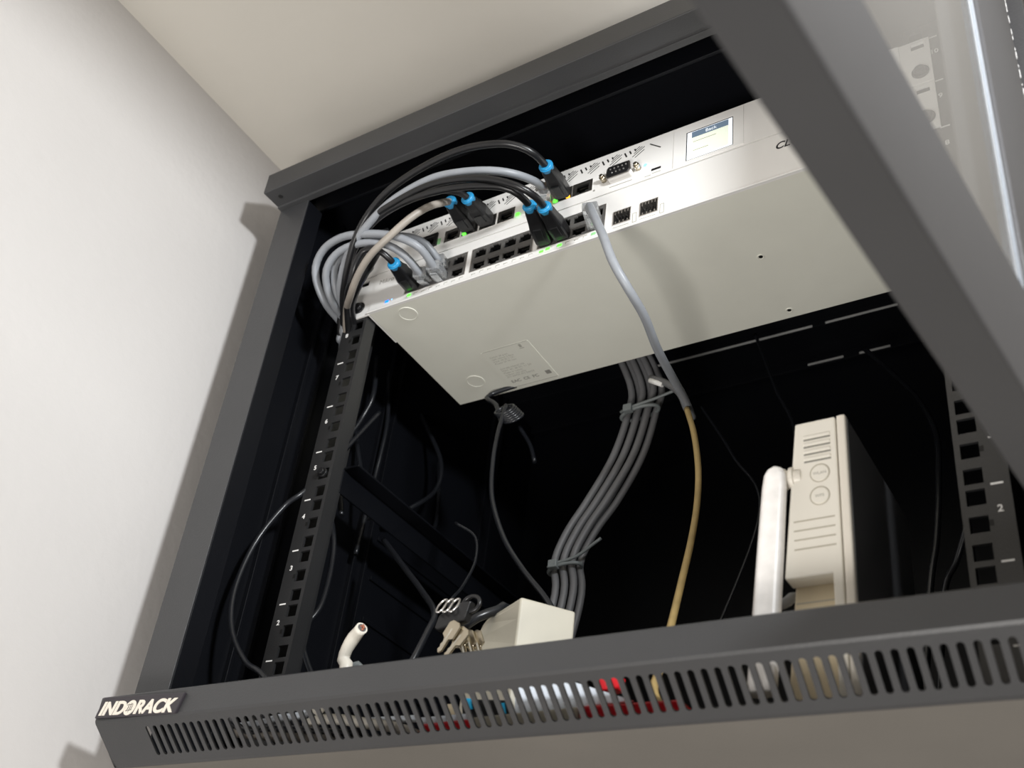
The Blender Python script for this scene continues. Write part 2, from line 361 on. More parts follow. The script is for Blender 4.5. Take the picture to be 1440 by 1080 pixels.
gp = MB(); dbox(gp, 78, 520, -6, -2.5, 65, 390)
gp.build('glass_pane', 'glass', DOOR)
ge = MB(); dbox(ge, 73.2, 78.0, -6, -2.45, 65, 390); ge.build('glass_edge', 'edge', DOOR, label='bright polished edge of the glass')
ge = MB(); dbox(ge, 73.0, 73.9, -3.4, -2.0, 65, 390); dbox(ge, 77.3, 78.1, -3.0, -2.3, 65, 390); ge.build('glass_arris', 'edge2', DOOR)
ch_ = MB()
for i in range(70):
    z = 70+i*5+random.uniform(-2, 2); L_ = random.uniform(1, 5); w_ = random.uniform(.15, .7)
    dbox(ch_, random.uniform(-.2, .3), w_+.3, -.3, .12, z, z+L_)
ch_.build('chipped_paint', 'print', DOOR, label='chipped pale paint along the hinge edge')
MB().cyl((289, -76, 10), (289, -76, 40), 4).box(284, 294, -92, -60, 14, 18).build('hinge', 'paint', DOOR)
MB().cyl((289, -76, 405), (289, -76, 435), 4).box(284, 294, -92, -60, 420, 424).build('hinge', 'paint', DOOR)

# ================================================================== network switch (lower)
def ear(mb, z0, z1, sgn, slots):
    xi, xo = sgn*221.5, sgn*241.3
    holes = [(sgn*233.5-4.2, sgn*233.5+4.2, z-2.6, z+2.6) for z in slots]
    mb.panel(min(xi, xo), max(xi, xo), z0, z1, -2.2, -.4, holes)
sw = thing('network_switch', (0, 70, 355.8), 'white rack switch, lower of two, with a row of network ports and pale underside', 'network switch')
ZB, ZT = 356.0, 399.4
GR = [(-184.5, -125), (-119.3, -61.6), (-56.2, 1.4)]
GZ = (364.8, 388.4)
fh = [(a, b, GZ[0], GZ[1]) for a, b in GR]+[(9, 23.6, 362.6, 376.4), (31, 45.6, 362.6, 376.4)]
MB().panel(-221.5, 221.5, ZB, ZT, -2.8, -1.2, fh).build('faceplate', 'faceplate', sw)
ch = MB(); ch.box(-221.5, 221.5, -1.2, 0, ZB, ZT)
ch = MB().add([(-221.5, -1.2, ZB), (221.5, -1.2, ZB), (221.5, 142, ZB), (-221.5, 142, ZB), (-221.5, -1.2, ZT), (221.5, -1.2, ZT), (221.5, 142, ZT), (-221.5, 142, ZT)],
              [(3, 2, 1, 0), (4, 5, 6, 7), (1, 2, 6, 5), (2, 3, 7, 6), (3, 0, 4, 7)])
ch.build('chassis', 'chassis', sw, bevel=.5)
ch = MB(); ch.box(-222.6, 222.6, -4.1, -2.8, ZB-.2, ZB+1.6); ch.build('bottom_lip', 'faceplate', sw, bevel=.5)
eb = MB(); ear(eb, ZB-.4, ZT, -1, (366.3, 393.6)); eb.box(-223.2, -221.6, -.6, 40, ZB, ZT); eb.build('mounting_ear', 'faceplate', sw, bevel=.3)
eb = MB(); ear(eb, ZB-.4, ZT, 1, (366.3, 393.6)); eb.box(221.6, 223.2, -.6, 40, ZB, ZT); eb.build('mounting_ear', 'faceplate', sw, bevel=.3)
def port_plate(mb, cav, x0, x1, z0, z1, cols, rows, y=-3.0, contact=None):
    wx = (x1-x0-1.2)/cols; wz = (z1-z0-1.0)/rows; holes = []
    for i in range(cols):
        for j in range(rows):
            cx = x0+.6+wx*(i+.5); cz = z0+.5+wz*(j+.5); s_ = 1 if (rows == 2 and j == 1) else -1
            holes.append((cx-5.6, cx+5.6, cz-3.6+s_*.2, cz+3.2+s_*.2))
            nz = sorted((cz+s_*3.2, cz+s_*4.9)); holes.append((cx-2.8, cx+2.8, nz[0]-.3, nz[1]+.1))
            if contact is not None:
                zz = cz+2.2 if s_ < 0 else cz-2.4
                contact.box(cx-3.6, cx+3.6, y+3.0, y+3.5, zz-.3, zz+.3)
    mb.panel(x0, x1, z0, z1, y, y+1.5, holes)
    cav.box(x0+.3, x1-.3, y+9, y+9.5, z0+.3, z1-.3)
    cav.box(x0, x0+.3, y+1.5, y+9.5, z0, z1).box(x1-.3, x1, y+1.5, y+9.5, z0, z1).box(x0, x1, y+1.5, y+9.5, z0, z0+.3).box(x0, x1, y+1.5, y+9.5, z1-.3, z1)
    for i in range(1, cols): cav.box(x0+.6+wx*i-.6, x0+.6+wx*i+.6, y+1.5, y+9, z0, z1)
    if rows == 2: zc = (z0+z1)/2; cav.box(x0, x1, y+1.5, y+9, zc-.6, zc+.6)
for a, b in GR:
    mb = MB(); cv = MB(); ct = MB(); port_plate(mb, cv, a, b, GZ[0], GZ[1], 4, 2, contact=ct)
    pb = mb.build('port_block', 'portgrey', sw); cv.build('port_cavity', 'cavity', pb); ct.build('contacts', 'steel', pb)
    fr = MB(); fr.panel(a-.7, b+.7, GZ[0]-.7, GZ[1]+.7, -3.15, -2.8, [(a, b, GZ[0], GZ[1])]); fr.build('port_frame', 'steel', pb)
for a in (9, 31):
    cg = MB(); cg.panel(a, a+14.6, 362.6, 376.4, -3.6, 6, [(a+.7, a+13.9, 363.4, 375.6)]); SF = cg.build('fiber_cage', 'steel', sw)
    MB().box(a+.7, a+13.9, 2.5, 3, 363.4, 375.6).build('port_cavity', 'cavity', SF)
    fg = MB()
    for q in range(5): fg.box(a+1.6+q*2.6, a+2.5+q*2.6, -3.9, 2, 372.3+(q % 2)*.5, 375.4)
    for q in range(4): fg.box(a+2.2+q*3.2, a+3.1+q*3.2, -3.9, 2, 363.6, 365.2)
    fg.build('spring_fingers', 'steel', SF)
    MB().panel(a+16, a+19.4, 359.6, 369, -2.95, -2.8, [(a+16.4, a+19, 360, 368.6)]).build('printed_frame', 'tick2', sw)
# printed marks under the ports
mk = MB()
for a, b in GR:
    for i in range(8):
        x = a+2.2+i*7.6; mk.box(x, x+3.6, -2.9, -2.8, 361.2+(i % 2)*.9, 361.7+(i % 2)*.9); mk.box(x, x+.5, -2.9, -2.8, 360.4, 361.9)
mk.box(9, 22, -2.9, -2.8, 360.2, 360.6).box(31, 44, -2.9, -2.8, 360.2, 360.6)
mk.build('printed_marks', 'tick2', sw)
for nm, mm, x, z, r in (('power_light', 'blue_led', -202.8, 362.8, 1.7), ('link_light', 'green_led', -179.5, 361.9, 1.7), ('link_light', 'green_led', -52.2, 360.9, 1.7),
                        ('link_light', 'green_led', -46.6, 361.6, 1.7), ('link_light', 'green_led', -36.2, 361.3, 1.7), ('link_light', 'green_off', -7.0, 361.4, 1.8)):
    MB().box(x-r, x+r, -3.3, -2.8, z-r*.6, z+r*.6).build(nm, mm, sw, label='%s on the switch front' % {'blue_led': 'glowing blue power light', 'green_led': 'glowing green link light', 'green_off': 'pale green link light'}[mm])
MB().box(-198.4, -197.4, -3.0, -2.8, 363.2, 364.0).build('status_light', 'blue_led2', sw)
text('lettering', 'MikroTik', 6.6, T(-216.5, -2.85, 386.6) @ FRONT, 'tick', sw, ext=.05, shear=.12)
text('lettering', 'CLOUD ROUTER', 9.0, T(133.4, -2.85, 384.3) @ FRONT, 'black', sw, ext=.05, shear=.3, bold=.2)
text('lettering', 'LINK/ACT', 2.2, T(-180, -2.85, 390.6) @ FRONT, 'tick2', sw, ext=.04)
# underside details
for (x, y) in ((-189.3, 11.4), (-187.5, 115.6), (189.3, 11.4), (187.5, 115.6)):
    rg = MB(); ring = [(x+8*math.cos(a), y+8*math.sin(a), ZB-.1) for a in [2*math.pi*k/32 for k in range(32)]]
    rg.tube(ring, .45, 8, closed=True); rg.cyl((x, y, ZB-.25), (x, y, ZB+.3), 7.6, n=32); rg.build('foot_recess', 'chassis', sw)
for (x, y) in ((96.9, 66.4), (94.9, 132.6)):
    rg = MB(); rg.tube([(x+2.3*math.cos(a), y+2.3*math.sin(a), ZB-.15) for a in [2*math.pi*k/20 for k in range(20)]], .5, 8, closed=True)
    rg.build('screw_rim', 'chassis', sw); MB().cyl((x, y, ZB-.3), (x, y, ZB+.2), 1.5).build('screw_hole', 'cavity', sw)
lb = MB(); lb.box(-161.5, -114, 83, 137, ZB-.25, ZB)
LB = lb.build('rating_label', 'chassis', sw, label='pale rating label with small grey print')
def below(x, y): return T(x, y, ZB-.27) @ BELOW
for i, row in enumerate(('Switch 24 port', 'rack mount 2 fiber', 'Input 10-30 V DC', 'Power 24 W max')):
    text('print_line', row, 3.0, below(-157.5, 92.6+i*3.1), 'tick2', LB, ext=.03)
for i, row in enumerate(('S/N 8B1F0A2C7D', 'MAC 4C 5E 0C 11 2A', 'Made in Latvia', 'Indoor use only', 'EN 60950 EN 55032')):
    text('print_line', row, 3.0, below(-157.5, 110.4+i*3.1), 'tick2', LB, ext=.03, sx=1.1)
text('print_line', 'EAC  CE  FC', 5.2, below(-157.5, 130.8), 'tick', LB, ext=.03, bold=.1)
MB().box(-122, -117, 126, 131, ZB-.3, ZB-.24).build('bin_symbol', 'tick', LB)
MB().box(-126, -121.5, 89.6, 90.4, ZB-.3, ZB-.24).box(-125, -122.5, 84.5, 88.6, ZB-.29, ZB-.24).build('bin_symbol', 'tick2', LB)
MB().box(-160, -115, 82.4, 83.0, ZB-.3, ZB).box(-160, -115, 136.6, 137.2, ZB-.3, ZB).build('label_edge', 'tick2', LB)
# ================================================================== router (upper, touch screen)
rt = thing('rack_router', (0, 80, 400.2), 'white rack router with a lit touch screen, mounted above the switch', 'router')
RB, RT = 400.4, 444.2
PT = [(-152.4, -136.4), (-134.6, -118.6), (-116.8, -101), (-99.2, -83.2), (-65, -49), (-46, -30), (-29.6, -12)]
JZ = (409.6, 422.6)
fh = [(a, b, JZ[0], JZ[1]) for a, b in PT]+[(-176.4, -160, 410, 424.5)]
MB().panel(-221.5, 221.5, RB, RT, -2.8, -1.2, fh).build('faceplate', 'faceplate', rt)
MB().add([(-221.5, -1.2, RB), (221.5, -1.2, RB), (221.5, 170, RB), (-221.5, 170, RB), (-221.5, -1.2, RT), (221.5, -1.2, RT), (221.5, 170, RT), (-221.5, 170, RT)],
         [(3, 2, 1, 0), (4, 5, 6, 7), (1, 2, 6, 5), (2, 3, 7, 6), (3, 0, 4, 7)]).build('chassis', 'chassis', rt, bevel=.5)
for sgn in (-1, 1):
    eb = MB(); ear(eb, RB, RT, sgn, (411, 438)); eb.build('mounting_ear', 'faceplate', rt, bevel=.3)
for a, b in PT:
    mb = MB(); cv = MB(); ct = MB(); port_plate(mb, cv, a, b, JZ[0], JZ[1], 1, 1, y=-3.3, contact=ct)
    J = mb.build('network_port', 'steel', rt); cv.build('port_cavity', 'cavity', J); ct.build('contacts', 'brass', J)
pj = MB(); pj.panel(-176.4, -160, 410, 424.5, -4.5, -1, [(-173, -163.4, 412.6, 420.6)]); PJ = pj.build('power_jack', 'black', rt, bevel=.4)
MB().box(-174, -162, 4, 5, 411, 422).build('port_cavity', 'cavity', PJ); MB().box(-159.6, -156.6, -3.2, -2.8, 410.6, 417).build('link_strip', 'green_off', rt)
# herringbone vents
vt = MB()
def slash(cx, cz, L, ang_, w_=.75):
    c, s_ = math.cos(ang_)*L/2, math.sin(ang_)*L/2; nx, nz = -math.sin(ang_)*w_/2, math.cos(ang_)*w_/2
    vt.extrude([(cx-c-nx, -2.95, cz-s_-nz), (cx+c-nx, -2.95, cz+s_-nz), (cx+c+nx, -2.95, cz+s_+nz), (cx-c+nx, -2.95, cz-s_+nz)], (0, .14, 0))
gx = -198.0
while gx < 34:
    zc = 435.6
    for j in range(3): slash(gx+j*4.0, zc+.2+j*1.0, 5.4-j*1.4, math.radians(112), 1.2)
    for j, (L_, dx_, dz_) in enumerate(((4.5, 10.2, 3.0), (8.5, 10.6, .9), (12.5, 11.0, -1.2), (9.5, 12.0, -3.6))): slash(gx+dx_, zc+dz_, L_, math.radians(36), .6)
    gx += 19.4
slash(40.5, 434.4, 12, math.radians(-40), .9)
vt.build('vent_slots', 'cavity', rt)
# link lights
for x, mm in ((-131.7, 'green_led'), (-79.6, 'green_led'), (-44.6, 'green_led'), (-50.8, 'orange_led'), (-33.3, 'orange_led')):
    MB().box(x-1.6, x+1.6, -4.3, -3.3, 410.4, 413.4).build('link_light', mm, rt, bevel=.3, label='glowing %s link light' % ('green' if mm == 'green_led' else 'amber'))
# serial port
sp = MB(); pr_ = [(4.2, 408.8), (22.0, 408.8), (24.0, 411), (23.0, 420.4), (21.5, 421.8), (4.6, 421.8), (3.0, 420.4), (2.4, 411)]
sp.extrude([(x, -9.0, z) for x, z in pr_], (0, 6.2, 0)); SP = sp.build('serial_port', 'steel', rt, bevel=.5)
sp = MB(); sp.extrude([(lerp(13.2, x, .86), -9.3, lerp(415.3, z, .82)) for x, z in pr_], (0, .25, 0)); sp.build('socket_face', 'black', SP)
pn = MB()
for j, n_ in ((0, 5), (1, 4)):
    for i in range(n_): pn.cyl((6.6+i*3.3+j*1.6, -9.9, 417.8-j*4.2), (6.6+i*3.3+j*1.6, -9.2, 417.8-j*4.2), .8, n=8)
pn.build('pins', 'steel', SP)
for x in (-1.6, 27.4): MB().cyl((x, -7.6, 415.2), (x, -2.8, 415.2), 2.6, n=6).cyl((x, -9.4, 415.2), (x, -7.6, 415.2), 1.6, n=12).build('jack_screw', 'brass', rt)
MB().box(3.2, 22.4, -2.95, -2.8, 405.4, 406).box(-11, -9.4, -2.95, -2.8, 407.6, 409.2).build('printed_marks', 'tick', rt)
MB().box(38.4, 46.2, -3.2, -2.8, 407.4, 409.4).build('usb_slot', 'black', rt, bevel=.2)
MB().box(39, 46, -2.95, -2.8, 404.4, 404.9).box(33, 38, -2.95, -2.8, 403.4, 403.9).build('printed_marks', 'tick2', rt)
MB().cyl((33.2, -3.4, 416), (33.2, -2.8, 416), 1.3).build('blue_indicator', 'blue_led2', rt, label='glowing blue indicator light')
MB().cyl((33.4, -3.6, 410.4), (33.4, -2.8, 410.4), 1.7).build('white_indicator', 'white_led', rt, label='dazzling white indicator light')
# screen module
MB().panel(56, 111, 402.2, 443.6, -3.3, -2.8, [(66.2, 103, 404.6, 435.2)]).build('screen_bezel', 'faceplate', rt, bevel=.15)
SN = MB().box(66.2, 103, -2.95, -2.8, 404.6, 435.2).build('touch_screen', 'cavity', rt, label='lit touch screen with a slate header')
MB().box(67.0, 102.4, -3.05, -2.95, 405.2, 434.2).build('display', 'screenw', SN)
MB().box(70.6, 99.4, -3.12, -3.05, 406.6, 427.4).build('menu_area', 'screen', SN)
MB().box(70.6, 99.4, -3.12, -3.05, 427.4, 433.6).build('header_bar', 'slate', SN)
text('lettering', 'Back', 4.6, T(81.4, -3.14, 429.0) @ FRONT, 'screenw', SN, ext=.04)
for z in (424, 414.6): MB().box(72, 90 if z > 420 else 84, -3.16, -3.12, z-1.6, z-1.0).build('menu_line', 'tick2', SN)
# rack screws holding both ears
for (x, z) in ((-233.5, 366.3), (-233.5, 411), (233.5, 366.3), (233.5, 411)):
    c_ = MB(); c_.cyl((x, -3.8, z), (x, -2.2, z), 5.6, 5.8); c_.cyl((x, -6.4, z), (x, -3.8, z), 3.4, 4.2)
    q = tag(c_.build('rack_screw', 'black', None, bevel=.5), '', 'screw')
    q['label'] = 'black rack screw in the %s ear hole of the %s' % ('left' if x < 0 else 'right', 'switch' if z < 400 else 'router above')
    c_ = MB(); c_.box(x-.5, x+.5, -6.7, -6.4, z-2.4, z+2.4).box(x-2.4, x+2.4, -6.7, -6.4, z-.5, z+.5)
    c_.build('cross_slot', 'cavity', q)

# ================================================================== network cables
def rrect(c, ax, az, w_, h_, r_, n=3):
    out = []
    for qx, qz, a0 in ((1, 1, 0), (-1, 1, 90), (-1, -1, 180), (1, -1, 270)):
        for k in range(n+1):
            a = math.radians(a0+90*k/n); out.append(c+ax*(qx*(w_/2-r_)+r_*math.cos(a))+az*(qz*(h_/2-r_)+r_*math.sin(a)))
    return out
def boot_plug(root, base, tip, blue=True):
    b = Vector(base); t = Vector(tip); d = (t-b); L = d.length; d.normalize()
    ax = Vector((1, 0, 0)); ax = (ax-d*ax.dot(d)).normalized(); az = ax.cross(d).normalized()
    if az.z < 0: az = -az
    secs = [rrect(b+d*(L*k), ax, az, w_, h_, min(w_, h_)*.22) for k, w_, h_ in ((-.12, 11.4, 8), (.02, 11.6, 8.4), (.05, 13.2, 12), (.45, 13.4, 13), (.62, 11.6, 11), (.9, 9.6, 9.4), (1.0, 8.2, 8.2))]
    bo = MB().loft(secs).build('plug', 'black', root, bevel=.5)
    la = MB(); secs = [rrect(b+d*(L*k)+az*h, ax, az, w_, 1.6, .5) for k, h, w_ in ((.0, 5, 5), (.3, 7.4, 6), (.55, 8.2, 6), (.72, 6, 6))]
    la.loft(secs); la.loft([rrect(b+d*(L*k)-az*(5.8 if k < .6 else 5.6), ax, az, 6.4, 3, .6) for k in (.18, .5)]); la.build('latch', 'black', bo, bevel=.3)
    if blue:
        rb = MB(); rb.tube([t-d*3.2, t+d*.2, t+d*2.4], [5.2, 5.3, 4.6], 20); rb.tube([t-d*.4, t+d*.9], [5.7, 5.7], 20)
        rb.build('clip_ring', 'blue', root, label='bright blue ring at the end of the plug boot')
def clear_plug(root, base, tip):
    b = Vector(base); t = Vector(tip); d = (t-b); L = d.length; d.normalize()
    ax = Vector((1, 0, 0)); ax = (ax-d*ax.dot(d)).normalized(); az = ax.cross(d).normalized()
    if az.z < 0: az = -az
    cp = MB(); cp.loft([rrect(b+d*(L*k), ax, az, 11.6, 8.0, .8) for k in (-.25, 1.0)])
    cp.loft([rrect(b+d*(L*k)-az*h, ax, az, 5.6, 1.1, .3) for k, h in ((-.1, 4.6), (.8, 7.6), (.95, 7.8))])
    o = cp.build('plug', 'clear', root, bevel=.4)
    ct = MB()
    for i in range(8): ct.loft([rrect(b+d*(L*k)+ax*(i-3.5)*1.02, ax, az, .5, 5.4, .1) for k in (-.2, .1)])
    ct.build('gold_contacts', 'brass', o)
def cable(label, pts, r, m, plug=None, base=None, group=None, name='network_cable', cat='cable', step=5, printed=None):
    pts = [Vector(q) for q in pts]
    root = thing(name, pts[0], label, cat, group)
    sp_ = spline(([pts[0]-(pts[0]-Vector(base)).normalized()*6] if base else [])+pts, step)
    MB().tube(sp_, r, 14).build('jacket', m, root)
    if plug == 'boot': boot_plug(root, base, pts[0])
    if plug == 'clear': clear_plug(root, base, pts[0])
    return root
E1 = (-256, 12, 345); E2 = (-262, 30, 250); E3 = (-266, 60, 120)
def tail(dx, dy, dz):
    return [Vector(q)+Vector((dx*k, dy*k, dz*k)) for q, k in (((-255, 8, 350), .5), ((-276.8, 32.0, 370.6), .4), ((-302.3, 60.0, 368.1), .3), ((-331.7, 90.0, 359.4), .25), ((-357.1, 115.0, 353.0), .2))]
cable('black cable arching highest, with a blue ring plug in the right router port', [(-32.2, -40.0, 410.0), (-32.9, -56.0, 407.9), (-41.1, -66.0, 410.6), (-55.5, -74.0, 412.8), (-87.1, -77.0, 419.0), (-120.6, -77.0, 417.5), (-156.5, -74.0, 410.3), (-182.5, -66.0, 402.4), (-200.0, -58.0, 387.1), (-217.8, -42.0, 371.7), (-236.9, -20.0, 360.7)]+tail(6,2,0), 2.9, 'cblack', 'boot', (-37.8, -4, 416))
cable('grey printed cable arching to the router port left of the highest cable', [(-45.7, -22.0, 411.4), (-44.4, -42.0, 399.8), (-51.5, -56.0, 395.9), (-64.5, -66.0, 395.4), (-87.1, -72.0, 398.7), (-113.1, -74.0, 402.5), (-142.0, -72.0, 401.7), (-165.5, -68.0, 398.1), (-191.6, -60.0, 389.9), (-215.5, -48.0, 381.8), (-233.8, -30.0, 367.6), (-245.6, -8.0, 361.1)]+tail(3,-2,2), 3.2, 'cgrey', 'clear', (-54.8, -4, 416))
cable('black cable with blue ring, left of the two plugs hanging in the right switch ports', [(-42.4, -40.0, 371.9), (-43.4, -54.0, 371.5), (-53.4, -64.0, 374.8), (-77.5, -72.0, 379.0), (-110.1, -74.0, 385.6), (-145.0, -70.0, 392.2), (-176.7, -62.0, 395.5), (-201.6, -52.0, 390.5), (-221.4, -38.0, 380.4), (-242.0, -16.0, 365.6)]+tail(0,5,-2), 2.8, 'cblack', 'boot', (-49, -4, 369.6))
cable('black cable with blue ring, right of the two plugs hanging in the right switch ports', [(-31.4, -36.0, 369.3), (-30.5, -52.0, 366.1), (-38.4, -64.0, 368.8), (-58.3, -72.0, 377.8), (-85.8, -76.0, 386.6), (-116.8, -76.0, 393.0), (-151.0, -72.0, 393.8), (-184.4, -62.0, 397.1), (-208.1, -50.0, 389.2), (-225.9, -34.0, 373.4), (-248.7, -10.0, 367.0)]+tail(-3,-4,-6), 2.8, 'cblack', 'boot', (-33.6, -4, 369.6))
cable('beige cable curving from the left blue ring plug down over the grey loops', [(-125.1, -36.0, 416.1), (-123.6, -50.0, 401.1), (-128.9, -58.0, 391.4), (-139.5, -64.0, 378.1), (-155.9, -66.0, 362.4), (-174.8, -62.0, 354.3), (-193.3, -52.0, 348.3), (-210.8, -38.0, 345.2), (-236.3, -14.0, 354.9)]+tail(9,-3,-4), 3.0, 'cbeige', 'boot', (-126.6, -4, 416))
cable('black cable with blue ring plug beside the beige cable plug', [(-107.1, -36.0, 412.2), (-107.7, -48.0, 408.6), (-121.4, -58.0, 407.0), (-146.2, -62.0, 404.7), (-177.9, -58.0, 404.4), (-202.9, -50.0, 399.2), (-219.7, -40.0, 386.1), (-235.8, -24.0, 369.1)]+tail(2,9,-8), 2.8, 'cblack', 'boot', (-108.9, -4, 416))
cable('black cable with blue ring in the leftmost switch port', [(-172.1, -36.0, 366.5), (-174.8, -46.0, 369.3), (-182.2, -52.0, 373.3), (-192.2, -54.0, 372.4), (-198.9, -52.0, 362.6), (-207.6, -44.0, 354.6), (-224.4, -28.0, 354.0)]+tail(11,3,-8), 2.7, 'cblack', 'boot', (-176.4, -4, 370.4))
cable('grey cable lowest of the three looping left from clear switch plugs', [(-158.2, -20.0, 365.9), (-161.5, -36.0, 370.9), (-171.4, -46.0, 377.3), (-187.1, -52.0, 382.3), (-206.3, -54.0, 385.1), (-225.1, -52.0, 383.7), (-238.0, -46.0, 376.1), (-244.9, -34.0, 368.4), (-246.1, -20.0, 360.0), (-250.1, -4.0, 360.1)]+tail(5,-5,-6), 3.2, 'cgrey', 'clear', (-162.4, -4, 372), 'grey cables looping left')
cable('grey cable middle of the three looping left from clear switch plugs', [(-143.5, -22.0, 366.4), (-144.4, -38.0, 370.3), (-152.2, -48.0, 374.1), (-168.7, -54.0, 381.8), (-193.0, -58.0, 389.0), (-216.9, -58.0, 394.7), (-238.5, -54.0, 393.7), (-252.3, -46.0, 385.4), (-254.7, -36.0, 372.7), (-254.8, -20.0, 362.9), (-255.4, 2.0, 359.2)]+tail(-2,-6,-10), 3.3, 'cgrey', 'clear', (-148.2, -4, 370.2), 'grey cables looping left')
cable('grey cable rearmost of the three looping left from clear switch plugs', [(-142.9, -18.0, 375.7), (-146.6, -30.0, 382.6), (-156.2, -38.0, 387.4), (-176.3, -42.0, 393.7), (-201.7, -44.0, 397.4), (-222.0, -44.0, 395.7), (-235.3, -40.0, 386.4), (-240.0, -32.0, 373.8), (-244.2, -18.0, 364.8), (-252.2, 0.0, 365.4)]+tail(7,8,-8), 3.1, 'cgrey', 'clear', (-148.2, -4, 381.6), 'grey cables looping left')
cable('pale grey cable hanging from the right switch port across the underside', [(0.2, -24.0, 368.0), (10.7, -34.0, 345.2), (23.4, -40.0, 314.7), (31.7, -38.0, 289.2), (38.0, -26.0, 272.9), (38.1, 0.0, 267.8), (31.0, 36.0, 268.0), (22.4, 80.0, 275.5), (14.2, 120.0, 284.7), (3.7, 160.0, 294.3)], 3.2, 'cgrey', 'clear', (-6.4, -4, 371))
# velcro bundle strap near the left ear
cable('black strap bundling the cables beside the left rack ear', [(-194.8, -36.0, 390.2), (-202.1, -36.0, 372.4), (-215.4, -30.0, 360.9), (-233.3, -14.0, 358.6), (-244, 6, 352)], 4.6, 'black', name='cable_strap', cat='strap')
# black loops inside, left
cable('thin black cable looping between the left frame and the numbered rail', [(-244, 60, 300), (-247.9, 6.0, 197.4), (-260.4, -6.0, 172.4), (-273.8, -14.0, 137.3), (-275.4, -20.0, 95.6), (-265.2, -22.0, 62.1), (-243.3, -22.0, 35.2), (-220.6, -20.0, 20.7), (-190, 0, -20)], 2.1, 'cthin')
cable('black cable bowing right behind the lower part of the numbered rail', [(-289.1, 60.0, 230.1), (-268.2, 60.0, 187.9), (-261.1, 60.0, 157.0), (-252.9, 50.0, 113.3), (-254.1, 40.0, 76.4), (-200, 40, 0)], 2.4, 'cthin')
cable('black cable passing behind the upper numbered rail and crossing to the left', [(-280.7, 80.0, 388.3), (-274.5, 80.0, 341.1), (-282.8, 80.0, 315.5), (-289.3, 70.0, 272.6), (-262, 60, 200)], 2.4, 'cthin')
cable('black cable hanging vertically right of rail number seven', [(-311.7, 90.0, 370.6), (-297.6, 90.0, 317.8), (-278.4, 90.0, 263.3), (-257.4, 90.0, 212.2)], 2.1, 'cthin')
cable('black cable hanging below the left corner of the switch', [(-299.1, 120.0, 404.8), (-287.8, 120.0, 342.5), (-287.6, 120.0, 302.4), (-289.2, 120.0, 271.9), (-283.7, 110.0, 192.7)], 2.1, 'cthin')
cable('black cable forming a wide loop behind the support arm', [(-335.1, 180.0, 447.9), (-289.2, 180.0, 372.8), (-263.7, 180.0, 325.0), (-260.7, 175.0, 289.6), (-267.3, 150.0, 257.0), (-281.6, 140.0, 243.9)], 2.3, 'cthin')
cable('thin black cable straight down beside the wide loop', [(-339.9, 220.0, 448.2), (-308.1, 220.0, 385.2), (-295.6, 220.0, 339.2), (-289.3, 220.0, 288.7), (-280, 200, 250)], 2.1, 'cthin')
cable('black cable running down to the key bunch', [(-236.9, 90.0, 188.0), (-183.7, 60.0, 138.1), (-147.5, 40.0, 104.1), (-118.0, 20.0, 74.2), (-114.0, 10.0, 54.7), (-116.1, 0.0, 26.7), (-130, 0, 0)], 2.3, 'cthin')
cable('thin wire curving down to the key rings from the right', [(-166.2, 90.0, 191.5), (-144.6, 90.0, 174.7), (-134.0, 80.0, 146.1), (-120.2, 50.0, 108.7), (-106.4, 20.0, 79.0), (-94.5, 10.0, 47.3)], 1.2, 'cthin')
cable('twin black power cord hanging from the coiled tie to the ivory box', [(-146.2, 110.0, 314.4), (-143.8, 100.0, 278.0), (-137.6, 90.0, 242.4), (-126.3, 80.0, 200.9), (-97.1, 60.0, 150.4), (-66.7, 44.0, 111.4), (-40.4, 36.0, 81.3), (-25.4, 34.0, 59.2)], 2.0, 'cthin', name='twin_wire', cat='cord')
co = thing('coiled_cord', (-142.2, 110.0, 305.9), 'coiled black cord end tied up beneath the rear of the switch', 'cord')
cc = MB()
for q in range(6):
    c0 = Vector((-142.2, 110.0, 305.9))+Vector((q*2.0-5, 0, 4-q*2.2)); cc.tube([c0+Vector((9*math.cos(a), 4*math.sin(a), 7*math.sin(a))) for a in [2*math.pi*k/20 for k in range(20)]], 1.3, 8, closed=True)
cc.build('coils', 'cthin', co); MB().tube(spline([(-141.7, 110.0, 302.1), (-149.6, 112.0, 298.0), (-164.0, 120.0, 325.8), (-179.3, 130.0, 348.3), (-120,150,370)]), 2.2).build('lead', 'cthin', co)
cable('faint grey lead behind the coiled cord', [(-192.2, 200.0, 361.0), (-177.6, 200.0, 337.1), (-169.8, 200.0, 315.5)], 2.0, 'cthin')
# bundle at the rear
for i in range(6):
    o1 = (i-2.5)*5.2; o2 = (i % 2)*6
    cable('dusty grey cable in the tied bundle, %s from the left' % ('leftmost', 'second', 'third', 'fourth', 'fifth', 'rightmost')[i],
          [(-70+o1*.9, 150+o2, 415), Vector((-47.5, 170.0, 353.9))+Vector((o1, o2, 0)), Vector((-49.2, 170.0, 320.4))+Vector((o1*.9, o2, 0)), Vector((-59.1, 168.0, 278.1))+Vector((o1*.95, o2, 0)), Vector((-77.3, 164.0, 238.0))+Vector((o1*.95, o2*1.2, 0)),
           Vector((-92.5, 160.0, 208.6))+Vector((o1*.9, o2, 0)), Vector((-101.9, 158.0, 179.8))+Vector((o1*.8, o2, 0)), Vector((-98.4, 156.0, 140.7))+Vector((o1*.8, o2, 0)), (-122+o1, 150+o2, 20), (-120+o1, 150+o2, -40)],
          3.0, 'cback', group='cables in the rear bundle')
